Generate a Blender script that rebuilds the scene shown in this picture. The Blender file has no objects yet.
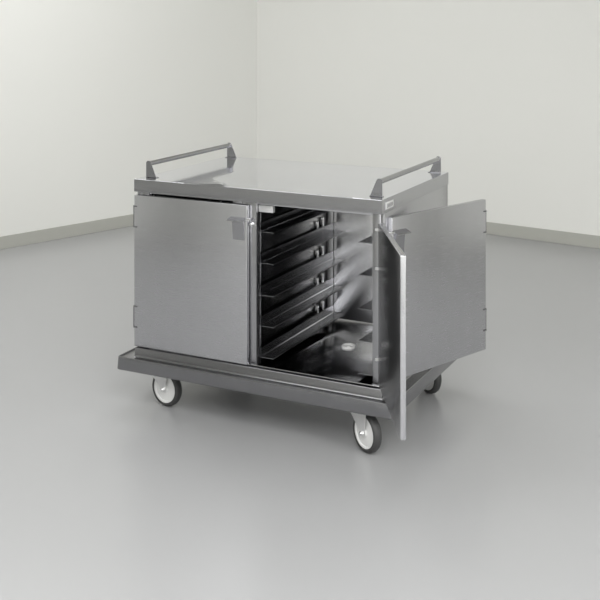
import bpy, bmesh, math
from mathutils import Vector, Matrix
C = bpy.context.scene.collection
W, D, ZT, ZS = 1.051, 0.721, 0.900, 0.851
RX, RY = W/2, D/2            # trolley root
RT = Vector((RX, RY, 0))

# ------------------------------------------------------------------ materials
def mat(name): 
    m = bpy.data.materials.new(name); m.use_nodes = True
    return m, m.node_tree, m.node_tree.nodes['Principled BSDF']
def steel(name, col, rough, stretch=(1, 120, 120), amt=.025, bump=0, aniso=0.0):
    m, t, b = mat(name)
    b.inputs['Metallic'].default_value = 1
    tc = t.nodes.new('ShaderNodeTexCoord'); mp = t.nodes.new('ShaderNodeMapping')
    mp.inputs['Scale'].default_value = stretch
    n = t.nodes.new('ShaderNodeTexNoise'); n.inputs['Scale'].default_value = 14; n.inputs['Detail'].default_value = 4
    t.links.new(tc.outputs['Object'], mp.inputs['Vector']); t.links.new(mp.outputs['Vector'], n.inputs['Vector'])
    mr = t.nodes.new('ShaderNodeMapRange')
    mr.inputs['To Min'].default_value = rough*(1-amt*2); mr.inputs['To Max'].default_value = rough*(1+amt*2)
    t.links.new(n.outputs['Fac'], mr.inputs['Value']); t.links.new(mr.outputs['Result'], b.inputs['Roughness'])
    cr = t.nodes.new('ShaderNodeMapRange'); cr.inputs['To Min'].default_value = .99; cr.inputs['To Max'].default_value = 1.01
    t.links.new(n.outputs['Fac'], cr.inputs['Value'])
    mx = t.nodes.new('ShaderNodeVectorMath'); mx.operation = 'SCALE'; mx.inputs[0].default_value = col[:3]
    t.links.new(cr.outputs['Result'], mx.inputs['Scale']); t.links.new(mx.outputs['Vector'], b.inputs['Base Color'])
    if bump:
        bp = t.nodes.new('ShaderNodeBump'); bp.inputs['Strength'].default_value = bump; bp.inputs['Distance'].default_value = .002
        t.links.new(n.outputs['Fac'], bp.inputs['Height']); t.links.new(bp.outputs['Normal'], b.inputs['Normal'])
    return m
def plain(name, col, rough, metal=0, noise=.04, scale=30):
    m, t, b = mat(name)
    b.inputs['Metallic'].default_value = metal; b.inputs['Roughness'].default_value = rough
    tc = t.nodes.new('ShaderNodeTexCoord')
    n = t.nodes.new('ShaderNodeTexNoise'); n.inputs['Scale'].default_value = scale; n.inputs['Detail'].default_value = 3
    t.links.new(tc.outputs['Object'], n.inputs['Vector'])
    cr = t.nodes.new('ShaderNodeMapRange'); cr.inputs['To Min'].default_value = 1-noise; cr.inputs['To Max'].default_value = 1+noise
    t.links.new(n.outputs['Fac'], cr.inputs['Value'])
    mx = t.nodes.new('ShaderNodeVectorMath'); mx.operation = 'SCALE'; mx.inputs[0].default_value = col[:3]
    t.links.new(cr.outputs['Result'], mx.inputs['Scale']); t.links.new(mx.outputs['Vector'], b.inputs['Base Color'])
    return m
S_DOOR = steel('brushed_steel_door', (.55,.55,.568), .27)
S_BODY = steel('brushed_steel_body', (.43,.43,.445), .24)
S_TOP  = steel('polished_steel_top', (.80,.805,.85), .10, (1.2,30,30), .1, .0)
S_IN   = steel('bright_steel_inside', (.50,.50,.51), .12, (1.2,1.2,60), .08, 0)
S_RAIL = steel('rail_steel', (.34,.34,.35), .20, (60,1,60), .03, 0)
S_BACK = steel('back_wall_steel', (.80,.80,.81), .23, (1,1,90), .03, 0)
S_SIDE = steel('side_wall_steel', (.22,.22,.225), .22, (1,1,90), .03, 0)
S_TRAY = steel('steel_bumper', (.27,.27,.28), .22, (1,90,90), .06, 0)
S_DIM  = plain('zinc_plated_steel', (.70,.70,.70), .38, .55)
S_BAR  = steel('handle_bar_steel', (.40,.40,.41), .18, (60,1,60), .05, 0)
S_LINER = steel('door_liner_steel', (.50,.50,.51), .25, (60,60,1), .02, 0)
CHROME = plain('chrome', (.85,.85,.85), .12, 1, .01)
RUBBER = plain('grey_rubber', (.045,.045,.045), .6)
NYLON  = plain('white_nylon', (.76,.76,.75), .45)
WALLM  = plain('wall_paint', (.80,.80,.768), .75, 0, .012, 1.2)
CEILM  = plain('ceiling_paint', (.82,.82,.79), .8, 0, .01, 2)
BASEM  = plain('baseboard_grey', (.43,.43,.395), .55, 0, .02, 3)
FLOORM = plain('floor_resin', (.370,.372,.376), .27, 0, .03, .9)

# ------------------------------------------------------------------ mesh helpers
def bm_box(bm, x0,x1,y0,y1,z0,z1, bev=0, seg=2):
    vs = [bm.verts.new(p) for p in ((x0,y0,z0),(x1,y0,z0),(x1,y1,z0),(x0,y1,z0),(x0,y0,z1),(x1,y0,z1),(x1,y1,z1),(x0,y1,z1))]
    fs = [bm.faces.new([vs[i] for i in f]) for f in ((3,2,1,0),(4,5,6,7),(0,1,5,4),(1,2,6,5),(2,3,7,6),(3,0,4,7))]
    if bev:
        es = list({e for f in fs for e in f.edges})
        bmesh.ops.bevel(bm, geom=es, offset=bev, segments=seg, affect='EDGES', profile=.5)
def bm_cyl(bm, p0, p1, r0, r1=None, n=32, cap=True):
    p0, p1 = Vector(p0), Vector(p1); r1 = r0 if r1 is None else r1
    q = (p1-p0).to_track_quat('Z','Y').to_matrix()
    a = [bm.verts.new(p0 + q@Vector((math.cos(t)*r0, math.sin(t)*r0, 0))) for t in [2*math.pi*i/n for i in range(n)]]
    b = [bm.verts.new(p1 + q@Vector((math.cos(t)*r1, math.sin(t)*r1, 0))) for t in [2*math.pi*i/n for i in range(n)]]
    for i in range(n): bm.faces.new((a[i], a[(i+1)%n], b[(i+1)%n], b[i]))
    if cap: bm.faces.new(a[::-1]); bm.faces.new(b)
def bm_lathe(bm, prof, M, n=48):
    """prof: closed list of (r, h) revolved around local Z, M places it."""
    rings = []
    for r, h in prof:
        if r < 1e-6: rings.append([bm.verts.new(M@Vector((0,0,h)))]*n)
        else: rings.append([bm.verts.new(M@Vector((math.cos(2*math.pi*i/n)*r, math.sin(2*math.pi*i/n)*r, h))) for i in range(n)])
    for k in range(len(rings)-1):
        a, b = rings[k], rings[k+1]
        for i in range(n):
            j = (i+1)%n; f = []
            for v in (a[i], a[j], b[j], b[i]):
                if v not in f: f.append(v)
            if len(f) > 2: bm.faces.new(f)
def bm_prism(bm, pts, d, bev=0):
    """pts: 3D polygon, extruded by vector d."""
    d = Vector(d); a = [bm.verts.new(p) for p in pts]; b = [bm.verts.new(Vector(p)+d) for p in pts]; n = len(pts)
    fs = [bm.faces.new(a[::-1]), bm.faces.new(b)]
    for i in range(n): fs.append(bm.faces.new((a[i], a[(i+1)%n], b[(i+1)%n], b[i])))
    if bev:
        bmesh.ops.bevel(bm, geom=list({e for f in fs for e in f.edges}), offset=bev, segments=2, affect='EDGES')
def obj(name, bm, m, parent=None, off=None, smooth=True, loc=None, rz=0):
    """link one mesh object; off = world position subtracted from its vertices."""
    if off is not None: bmesh.ops.translate(bm, verts=bm.verts, vec=-Vector(off))
    bmesh.ops.recalc_face_normals(bm, faces=bm.faces)
    me = bpy.data.meshes.new(name); bm.to_mesh(me); bm.free(); me.materials.append(m)
    if smooth:
        me.shade_smooth()
        try: me.set_sharp_from_angle(angle=math.radians(32))
        except Exception: pass
    o = bpy.data.objects.new(name, me); C.objects.link(o)
    if parent: o.parent = parent
    if loc is not None: o.location = loc
    o.rotation_euler = (0,0,rz)
    return o
def boxobj(name, dims, m, parent, bev=.0015, off=RT):
    bm = bmesh.new(); bm_box(bm, *dims, bev=bev); return obj(name, bm, m, parent, off)

# ------------------------------------------------------------------ room
corner = Vector((-1.688, 4.068)); ld = (Vector((-2.392,1.877))-corner).normalized(); rd = (Vector((1.102,3.647))-corner).normalized()
LL, LR = 11.5, 9.0
pA, pB, pC = corner+ld*LL, corner+ld*LL+rd*LR, corner+rd*LR
H = 3.1
def struct(o): o['kind'] = 'structure'; return o
def slab(name, z0, z1, m):
    bm = bmesh.new(); c = (corner+pB)/2
    P = [(p+(p-c).normalized()*.15) for p in (corner, pA, pB, pC)]
    bm_prism(bm, [(p.x,p.y,z0) for p in P], (0,0,z1-z0)); return struct(obj(name, bm, m, smooth=False))
slab('floor', -.1, 0, FLOORM); slab('ceiling', H, H+.1, CEILM)
def wall(name, a, b, m, z0, z1, t, inset=0):
    c = (corner+pB)/2; d = (b-a).normalized(); n = Vector((-d.y, d.x))
    if (c-a).dot(n) > 0: n = -n              # n points outwards
    bm = bmesh.new()
    if t > 0: P = [a-d*.1, b+d*.1, b+d*.1+n*t, a-d*.1+n*t]
    else: P = [a, b, b+n*t, a+n*t]
    bm_prism(bm, [(p.x,p.y,z0) for p in P], (0,0,z1-z0), bev=.002 if t < 0 else 0)
    return struct(obj(name, bm, m, smooth=False))
wall('wall_left', corner, pA, WALLM, 0, H, .1); wall('wall_back', corner, pC, WALLM, 0, H, .1)
wall('wall_front', pA, pB, WALLM, 0, H, .1); wall('wall_right', pC, pB, WALLM, 0, H, .1)
wall('baseboard_left', corner, pA, BASEM, 0, .082, -.012); wall('baseboard_back', corner, pC, BASEM, 0, .082, -.012)

# ------------------------------------------------------------------ trolley
root = bpy.data.objects.new('tray_trolley', None); C.objects.link(root); root.location = RT
root['label'] = 'stainless steel meal tray trolley on castors with its right compartment open'
root['category'] = 'trolley'

# top; its low swell is shaped to smear the handle bar's reflection grey
def top_mesh():
    bm = bmesh.new(); nx, ny = 260, 120; e = .0018
    sm = lambda v: (lambda q: q*q*(3-2*q))(min(max(v,0),1))
    def h(x, y):
        xb = .240 + .15*math.exp(-max(y-.03,0)/.07)
        al = lambda q: .5*(.3-.0515/max(q-.03,.05))
        g = 0; q = .202; dx_ = .002
        while q < min(x, xb): g += max(al(q),0)*dx_; q += dx_
        f = sm((x-xb)/.03); base = .0014*sm((x-.20)/.05)
        return ZT + (g*(1-f) + base*f) * sm((.56-y)/.14) * sm((W-.02-x)/.3)
    xs = [e+(W-2*e)*i/nx for i in range(nx+1)]; ys = [e+(D-2*e)*j/ny for j in range(ny+1)]
    g = [[bm.verts.new((x,y,h(x,y))) for y in ys] for x in xs]
    for i in range(nx):
        for j in range(ny): bm.faces.new((g[i][j], g[i+1][j], g[i+1][j+1], g[i][j+1]))
    loop = [g[i][0] for i in range(nx)] + [g[nx][j] for j in range(ny)] + [g[i][ny] for i in range(nx,0,-1)] + [g[0][j] for j in range(ny,0,-1)]
    def ring(ex, z, src):
        out = []
        for v in loop:
            x = v.co.x; y = v.co.y
            fx = -1 if x <= e+1e-6 else (1 if x >= W-e-1e-6 else 0); fy = -1 if y <= e+1e-6 else (1 if y >= D-e-1e-6 else 0)
            out.append(bm.verts.new((x+fx*ex, y+fy*ex, z)))
        return out
    rs = [loop, ring(.7*e, ZT-.3*e, 0), ring(e, ZT-e, 0), ring(e, ZS, 0), ring(e-.012, ZS, 0), ring(e-.012, ZS+.03, 0)]
    n = len(loop)
    for a, b in zip(rs, rs[1:]):
        for i in range(n): bm.faces.new((a[i], a[(i+1)%n], b[(i+1)%n], b[i]))
    bm.faces.new(rs[-1])
    return bm
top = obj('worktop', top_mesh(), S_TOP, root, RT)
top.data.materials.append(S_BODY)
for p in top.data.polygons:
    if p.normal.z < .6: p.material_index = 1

# cabinet carcass
P0 = .022
boxobj('ceiling_panel', (.012, W-.012, .03, D-.012, ZS-.012, ZS-.002), S_IN, root)
boxobj('bottom_panel', (.010, W-.010, .018, D-.010, .232, .2415), S_IN, root)
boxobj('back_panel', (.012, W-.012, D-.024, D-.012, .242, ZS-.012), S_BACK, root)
boxobj('side_panel', (0, .012, P0, D-.008, .238, ZS), S_BODY, root)
boxobj('side_panel', (W-.012, W, P0, D-.008, .238, ZS), S_BODY, root)
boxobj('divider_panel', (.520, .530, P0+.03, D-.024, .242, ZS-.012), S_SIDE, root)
def post(x0, x1, parent):
    bm = bmesh.new()
    bm_box(bm, x0, x1, P0, P0+.032, .240, ZS-.001, .003)
    return obj('corner_post', bm, S_BODY, parent, RT)
post(.0125, .056, root); post(W-.046, W-.0125, root); 
cp = post(.478, .541, root); cp.name = 'centre_post'
boxobj('header_bar', (.436, .4775, P0, P0+.02, .826, ZS-.001), S_BODY, root)
# lip strips on the posts
boxobj('door_stop_strip', (.534, .5405, P0-.006, P0-.0005, .245, ZS-.003), S_BODY, root, .001)

# tray rails, on both side walls of the open compartment and both of the closed one
def rail(x, sgn):
    """L rail: flange on the wall side, ledge pointing to the middle of the compartment"""
    y0, y1 = .040, .693
    bm = bmesh.new(); t = .0015
    pts = [(0,.034),(t,.034),(t,t+.002),(t+.002,t),(.053,t),(.0545,-.003),(.053,-.003),(.0515,0),(0,0)]
    bm_prism(bm, [(x+sgn*a, y0, b) for a, b in pts], (0, y1-y0, 0))
    return bm
RZ = [.735, .618, .498, .383, .266]
for x, s, lab in ((.5435, 1, 'l'), (W-.0535, -1, 'r')):
    for z in RZ:
        bm = rail(x, s); bmesh.ops.translate(bm, verts=bm.verts, vec=(0,0,z)); obj('tray_rail', bm, S_RAIL, root, RT)
for x, s in ((.0265, 1), (.505, -1)):
    for z in RZ:
        bm = rail(x, s); bmesh.ops.translate(bm, verts=bm.verts, vec=(0,0,z)); obj('tray_rail', bm, S_RAIL, root, RT)
def upright(x0, x1, y0):
    bm = bmesh.new(); bm_box(bm, x0, x1, y0, y0+.030, .243, ZS-.014, .001)
    return obj('rail_upright', bm, S_DIM, root, RT)
for y in (.07, .60):
    upright(W-.0525, W-.0125, y)
    if y > .3: upright(.5305, .543, .662)
    upright(.0125, .0260, y); upright(.5055, .5195, y)
# chrome tabs standing in for light through slots near the rear upright
for z in RZ:
    boxobj('slot_light_tab', (.5305, .5455, .535, .545, z+.036, z+.066), CHROME, root, .001)
    boxobj('slot_light_tab', (.5305, .5455, .585, .597, z+.036, z+.074), CHROME, root, .001)
# catch box in the top left corner of the opening
bm = bmesh.new()
bm_box(bm, .5425, .603, .030, .046, .812, .838, .002); bm_box(bm, .560, .598, .026, .031, .822, .829, .001)
catch = obj('door_catch', bm, S_DIM, root, RT)
# drain ring
bm = bmesh.new()
M = Matrix.Translation((.762,.366,.2416))
bm_lathe(bm, [(.029,0),(.029,.004),(.026,.008),(.022,.007),(.018,.002),(.008,.002),(.006,.006),(0,.006)], M, 40)
obj('drain_fitting', bm, NYLON, root, RT)
# name plate on right side of the worktop apron
bm = bmesh.new(); bm_box(bm, W+.0001, W+.003, .030, .104, .862, .888, .001)
np_ = obj('rating_plate', bm, S_DIM, root, RT)
bm = bmesh.new(); bm_box(bm, W+.0028, W+.0036, .040, .094, .868, .882, .0)
obj('plate_field', bm, S_DOOR, np_)
bpy.data.objects['plate_field'].data.transform(Matrix.Translation(-RT))

# bumper tray round the base, mitred sweep
def bumper():
    prof = [(-.009,.2375),(-.004,.2370),(-.002,.2345),(-.002,.208),(.000,.2035),(.004,.2008),(.010,.2),(.0445,.2),(.0475,.2012),(.0492,.2045),(.0510,.2068),(.0532,.2068),(.0545,.2045),
            (.0550,.200),(.0580,.159),(.0570,.1562),(.0540,.155),(.030,.155),(.030,.158),(.0520,.1585),(.0505,.196),(.008,.1970),(-.003,.1995),(-.006,.206),(-.006,.232),(-.009,.2345)]
    bm = bmesh.new(); R = []
    rc = .010
    for u, z in prof:
        ring = []
        for cx_, cy_, a0 in ((0,0,180),(W,0,270),(W,D,0),(0,D,90)):
            sx = -1 if cx_ == 0 else 1; sy = -1 if cy_ == 0 else 1
            r = rc if u > rc else max(u,0)*.9+.0005
            ox, oy = cx_+sx*(u*.95-r), cy_+sy*(u*(.72 if sy<0 else 1)-r)
            for k in range(5):
                a = math.radians(a0 + 90*k/4); ring.append(bm.verts.new((ox+math.cos(a)*r, oy+math.sin(a)*r, z)))
        R.append(ring)
    n = len(R[0])
    for k in range(len(R)):
        a, b = R[k], R[(k+1)%len(R)]
        for i in range(n): bm.faces.new((a[i], a[(i+1)%n], b[(i+1)%n], b[i]))
    return bm
bp = obj('bumper_tray', bumper(), S_TRAY, root, RT)
for p in bp.data.polygons: p.use_smooth = True
bp.data.set_sharp_from_angle(angle=math.radians(50))
boxobj('chassis_frame', (.03, W-.03, .03, D-.03, .1575, .226), S_TRAY, root, .004)

# push handles on the worktop
def gusset(x, y, s, yt):
    """plate across the trolley end: upright edge outside, sloping edge inside, s = +1 when the inside is towards +X"""
    t = .0025; z0, z1 = ZT, .966
    pts = [(0,0),(.047,0),(.0465,.004),(.022,.060),(.016,.066),(.006,.066),(0,.060)]
    bm = bmesh.new()
    bm_prism(bm, [(x+s*a, y, z0+b) for a, b in pts], (0, t, 0), .0004)
    bm_box(bm, min(x, x+s*.050), max(x, x+s*.050), min(y, y+yt), max(y, y+yt), z0, z0+.0022, .0005)
    return bm
for hx, s in ((.018, 1), (W-.022, -1)):
    ya, yb = .056, .690
    bm = bmesh.new(); bm_cyl(bm, (hx+s*.011, ya+.0015, .9545), (hx+s*.011, yb-.0, .9545), .0095, n=36)
    h = obj('push_handle', bm, S_BAR, root, RT)
    for y, yt in ((ya, .016), (yb, -.016)):
        g = obj('handle_bracket', gusset(hx, y, s, yt), S_BODY, h, RT)

# doors. Local frame: hinge line at origin, leaf towards s*X, outside face towards -Y at y = 0
def door(name, w, z0, z1, s, loc, rz, handle=True, pin=False, lab=None):
    t = .018; bm = bmesh.new()
    def X(a, b): return (min(s*a, s*b), max(s*a, s*b))
    bm_box(bm, *X(0, w), 0, t, z0, z1, .0022, 3)
    d = obj(name, bm, S_DOOR, root, None, True, Vector(loc)-RT, rz)
    if lab: d['label'] = lab
    d.data.materials.append(S_LINER)
    for p in d.data.polygons:
        if p.normal.y > .9: p.material_index = 1
    for za in (z1-.115, z0+.085-.0):
        bm = bmesh.new(); xk = s*-.0035
        for (a, b) in ((-.040,-.014),(-.012,.012),(.014,.040)):
            bm_cyl(bm, (xk, .006, za+.03+a), (xk, .006, za+.03+b), .0042, n=16)
        bm_cyl(bm, (xk, .006, za+.03-.043), (xk, .006, za+.03+.043), .0028, n=12)
        bm_box(bm, *X(-.003, .013), -.0016, .0004, za+.03+.038, za+.03+.043, .0004)
        bm_box(bm, *X(-.003, .013), -.0016, .0004, za+.03-.043, za+.03-.038, .0004)
        obj('hinge', bm, S_TRAY, d)
    if handle:
        bm = bmesh.new(); a, b = w-.072, w-.006
        # hooded plate: roof sticking out, grip plate below it
        bm_prism(bm, [(s*a,.0,z1-.046),(s*a,-.028,z1-.056),(s*a,-.0285,z1-.059),(s*a,-.027,z1-.059),(s*a,0,z1-.049)], (s*(b+.004-a),0,0), .0004)
        bm_prism(bm, [(s*(a+.012),0,z1-.0495),(s*(a+.012),-.010,z1-.0535),(s*(a+.012),-.0035,z1-.131),(s*(a+.012),0,z1-.131)], (s*(b-.006-a-.012),0,0), .0006)
        obj('door_handle', bm, S_BODY, d)
        bm = bmesh.new()
        bm_box(bm, *X(w-.004, w+.016), -.010, -.004, z1-.056, z1-.048, .001)
        bm_cyl(bm, (s*(w+.006), -.006, z1-.052), (s*(w+.006), .006, z1-.052), .005, n=16)
        obj('latch_tongue', bm, CHROME, d)
    if pin:
        bm = bmesh.new(); zz = z0+.22
        bm_lathe(bm, [(0,-.016),(.005,-.0155),(.0065,-.012),(.0035,-.009),(.0035,-.003),(.009,-.002),(.009,0),(0,0)],
                 Matrix.Translation((s*(w-.045), 0, zz)) @ Matrix.Rotation(math.radians(-90), 4, 'X'), 24)
        obj('lock_pin', bm, CHROME, d)
    return d
door('cabinet_door', .510, .243, .838, 1, (0, 0, 0), 0)
door('cabinet_door', .483, .257, .820, -1, (W+.005, .0, 0), math.radians(120.3), handle=False, lab='open front door leaf seen on its edge')
door('cabinet_door', .534, .252, .832, -1, (1.261, .549, 0), math.atan2(-.498,-.193)-math.pi, pin=True, lab='wide door leaf swung back beside the right end')
# lock nuts on the centre post beside the closed door's handle
bm = bmesh.new()
bm_cyl(bm, (.520, .022, .766), (.520, .010, .766), .0065, n=6); bm_cyl(bm, (.520, .010, .766), (.520, .006, .766), .004, n=16)
bm_cyl(bm, (.536, .022, .768), (.536, .0155, .768), .005, n=16)
obj('lock_bolt', bm, CHROME, root, RT)
# hinge lugs on the right post
for z in (.792, .655, .335):
    boxobj('hinge_lug', (W-.032, W+.004, .012, .0215, z-.004, z+.004), S_DIM, root, .001)

# castors
def castor(px, py, ang, label=None):
    """px,py swivel axis, ang = rolling direction (wheel trails that way)"""
    R = .071; tr = .036; zc = R
    bm = bmesh.new()
    bm_box(bm, -.05, .05, -.042, .042, .1500, .1555, .002)
    bm_cyl(bm, (0,0,.150), (0,0,.143), .030, .027, n=32)
    for s in (-1, 1):
        yy = s*.0235
        pts = [(-.048,.1445),(.058,.1445),(.058,.128),(tr+.013,zc+.004),(tr+.010,zc-.008),(tr,zc-.012),(tr-.010,zc-.008),(tr-.015,zc+.006),(-.046,.136)]
        bm_prism(bm, [(a, yy-.0012, b) for a, b in pts], (0,.0024,0), .0006)
    bm_box(bm, -.030, .048, -.0235, .0235, .1420, .1450, .001)
    c = obj('castor', bm, S_DIM, root, None, True, Vector((px,py,0))-RT, ang)
    M = Matrix.Translation((tr,0,zc)) @ Matrix.Rotation(math.radians(90),4,'X')
    bm = bmesh.new(); h = .0165
    bm_lathe(bm, [(.0555,-h+.002),(.0575,-h),(.064,-h),(.0685,-h+.004),(R,-.006),(R,.006),(.0685,h-.004),(.064,h),(.0575,h),(.0555,h-.002),(.0555,-h+.002)], M, 64)
    obj('tyre', bm, RUBBER, c)
    bm = bmesh.new()
    bm_lathe(bm, [(0,-h-.003),(.014,-h-.003),(.016,-h+.003),(.047,-h+.005),(.050,-h+.001),(.0556,-h+.001),(.0556,h-.001),(.050,h-.001),(.047,h-.005),(.016,h-.003),(.014,h+.003),(0,h+.003)], M, 64)
    obj('wheel_disc', bm, NYLON, c)
    bm = bmesh.new()
    bm_cyl(bm, (tr,-.033,zc), (tr,.033,zc), .0042, n=16)
    for s in (-1,1): bm_cyl(bm, (tr,s*.0247,zc), (tr,s*.031,zc), .0085, n=6)
    obj('axle_bolt', bm, CHROME, c)
    return c
for wx, wy, a in ((.104,.076,-10),(.985,.024,-31),(.985,.672,-35),(.110,.650,-5)):
    r = math.radians(a); castor(wx-.036*math.cos(r), wy-.036*math.sin(r), r)

# ------------------------------------------------------------------ light
def area(name, loc, rot, sx, sy, e, col=(1,1,1)):
    l = bpy.data.lights.new(name, 'AREA'); l.shape = 'RECTANGLE'; l.size = sx; l.size_y = sy; l.energy = e; l.color = col
    o = bpy.data.objects.new(name, l); C.objects.link(o); o.location = loc; o.rotation_euler = rot
    return o
area('unseen_ceiling_light', (-1.1, 1.2, 3.05), (0,0,0), 2.8, 1.8, 41, (1,1,1))  # unseen area light under the ceiling, behind the trolley
area('unseen_ceiling_light', (3.0, -3.2, 3.05), (0,0,0), 2.6, 3.0, 185, (1,1,1))  # unseen, added to brighten the floor at front right
area('unseen_ceiling_light', (-.2, -3.2, 3.05), (0,0,0), 2.4, 3.0, 46, (1,1,1))  # unseen, added to lift the foreground floor
area('added_soft_light', (2.6, -6.0, 2.2), (math.radians(72),0,math.radians(14)), 4.0, 1.6, 42, (1,1,1))  # added softbox-like front fill, no window is there
area('added_soft_light', (5.6, -2.2, 1.8), (math.radians(80),0,math.radians(84)), 4.0, 2.2, 132, (1,1,1))  # added soft light from the right, brightens the left wall
w = bpy.data.worlds.new('World'); bpy.context.scene.world = w; w.use_nodes = True
w.node_tree.nodes['Background'].inputs[0].default_value = (.8,.8,.78,1); w.node_tree.nodes['Background'].inputs[1].default_value = .3

# ------------------------------------------------------------------ camera
cd = bpy.data.cameras.new('camera'); cam = bpy.data.objects.new('camera', cd); C.objects.link(cam)
cam.location = (2.46, -3.465, 1.575); cam.rotation_euler = (math.pi/2, 0, .463)
cd.sensor_width = 36; cd.lens = 1066/600*36; cd.shift_y = -292.4/600
sc = bpy.context.scene; sc.camera = cam
vs = sc.view_settings; vs.view_transform = 'Standard'; vs.look = 'None'; vs.gamma = 1; vs.use_curve_mapping = False; vs.exposure = .10
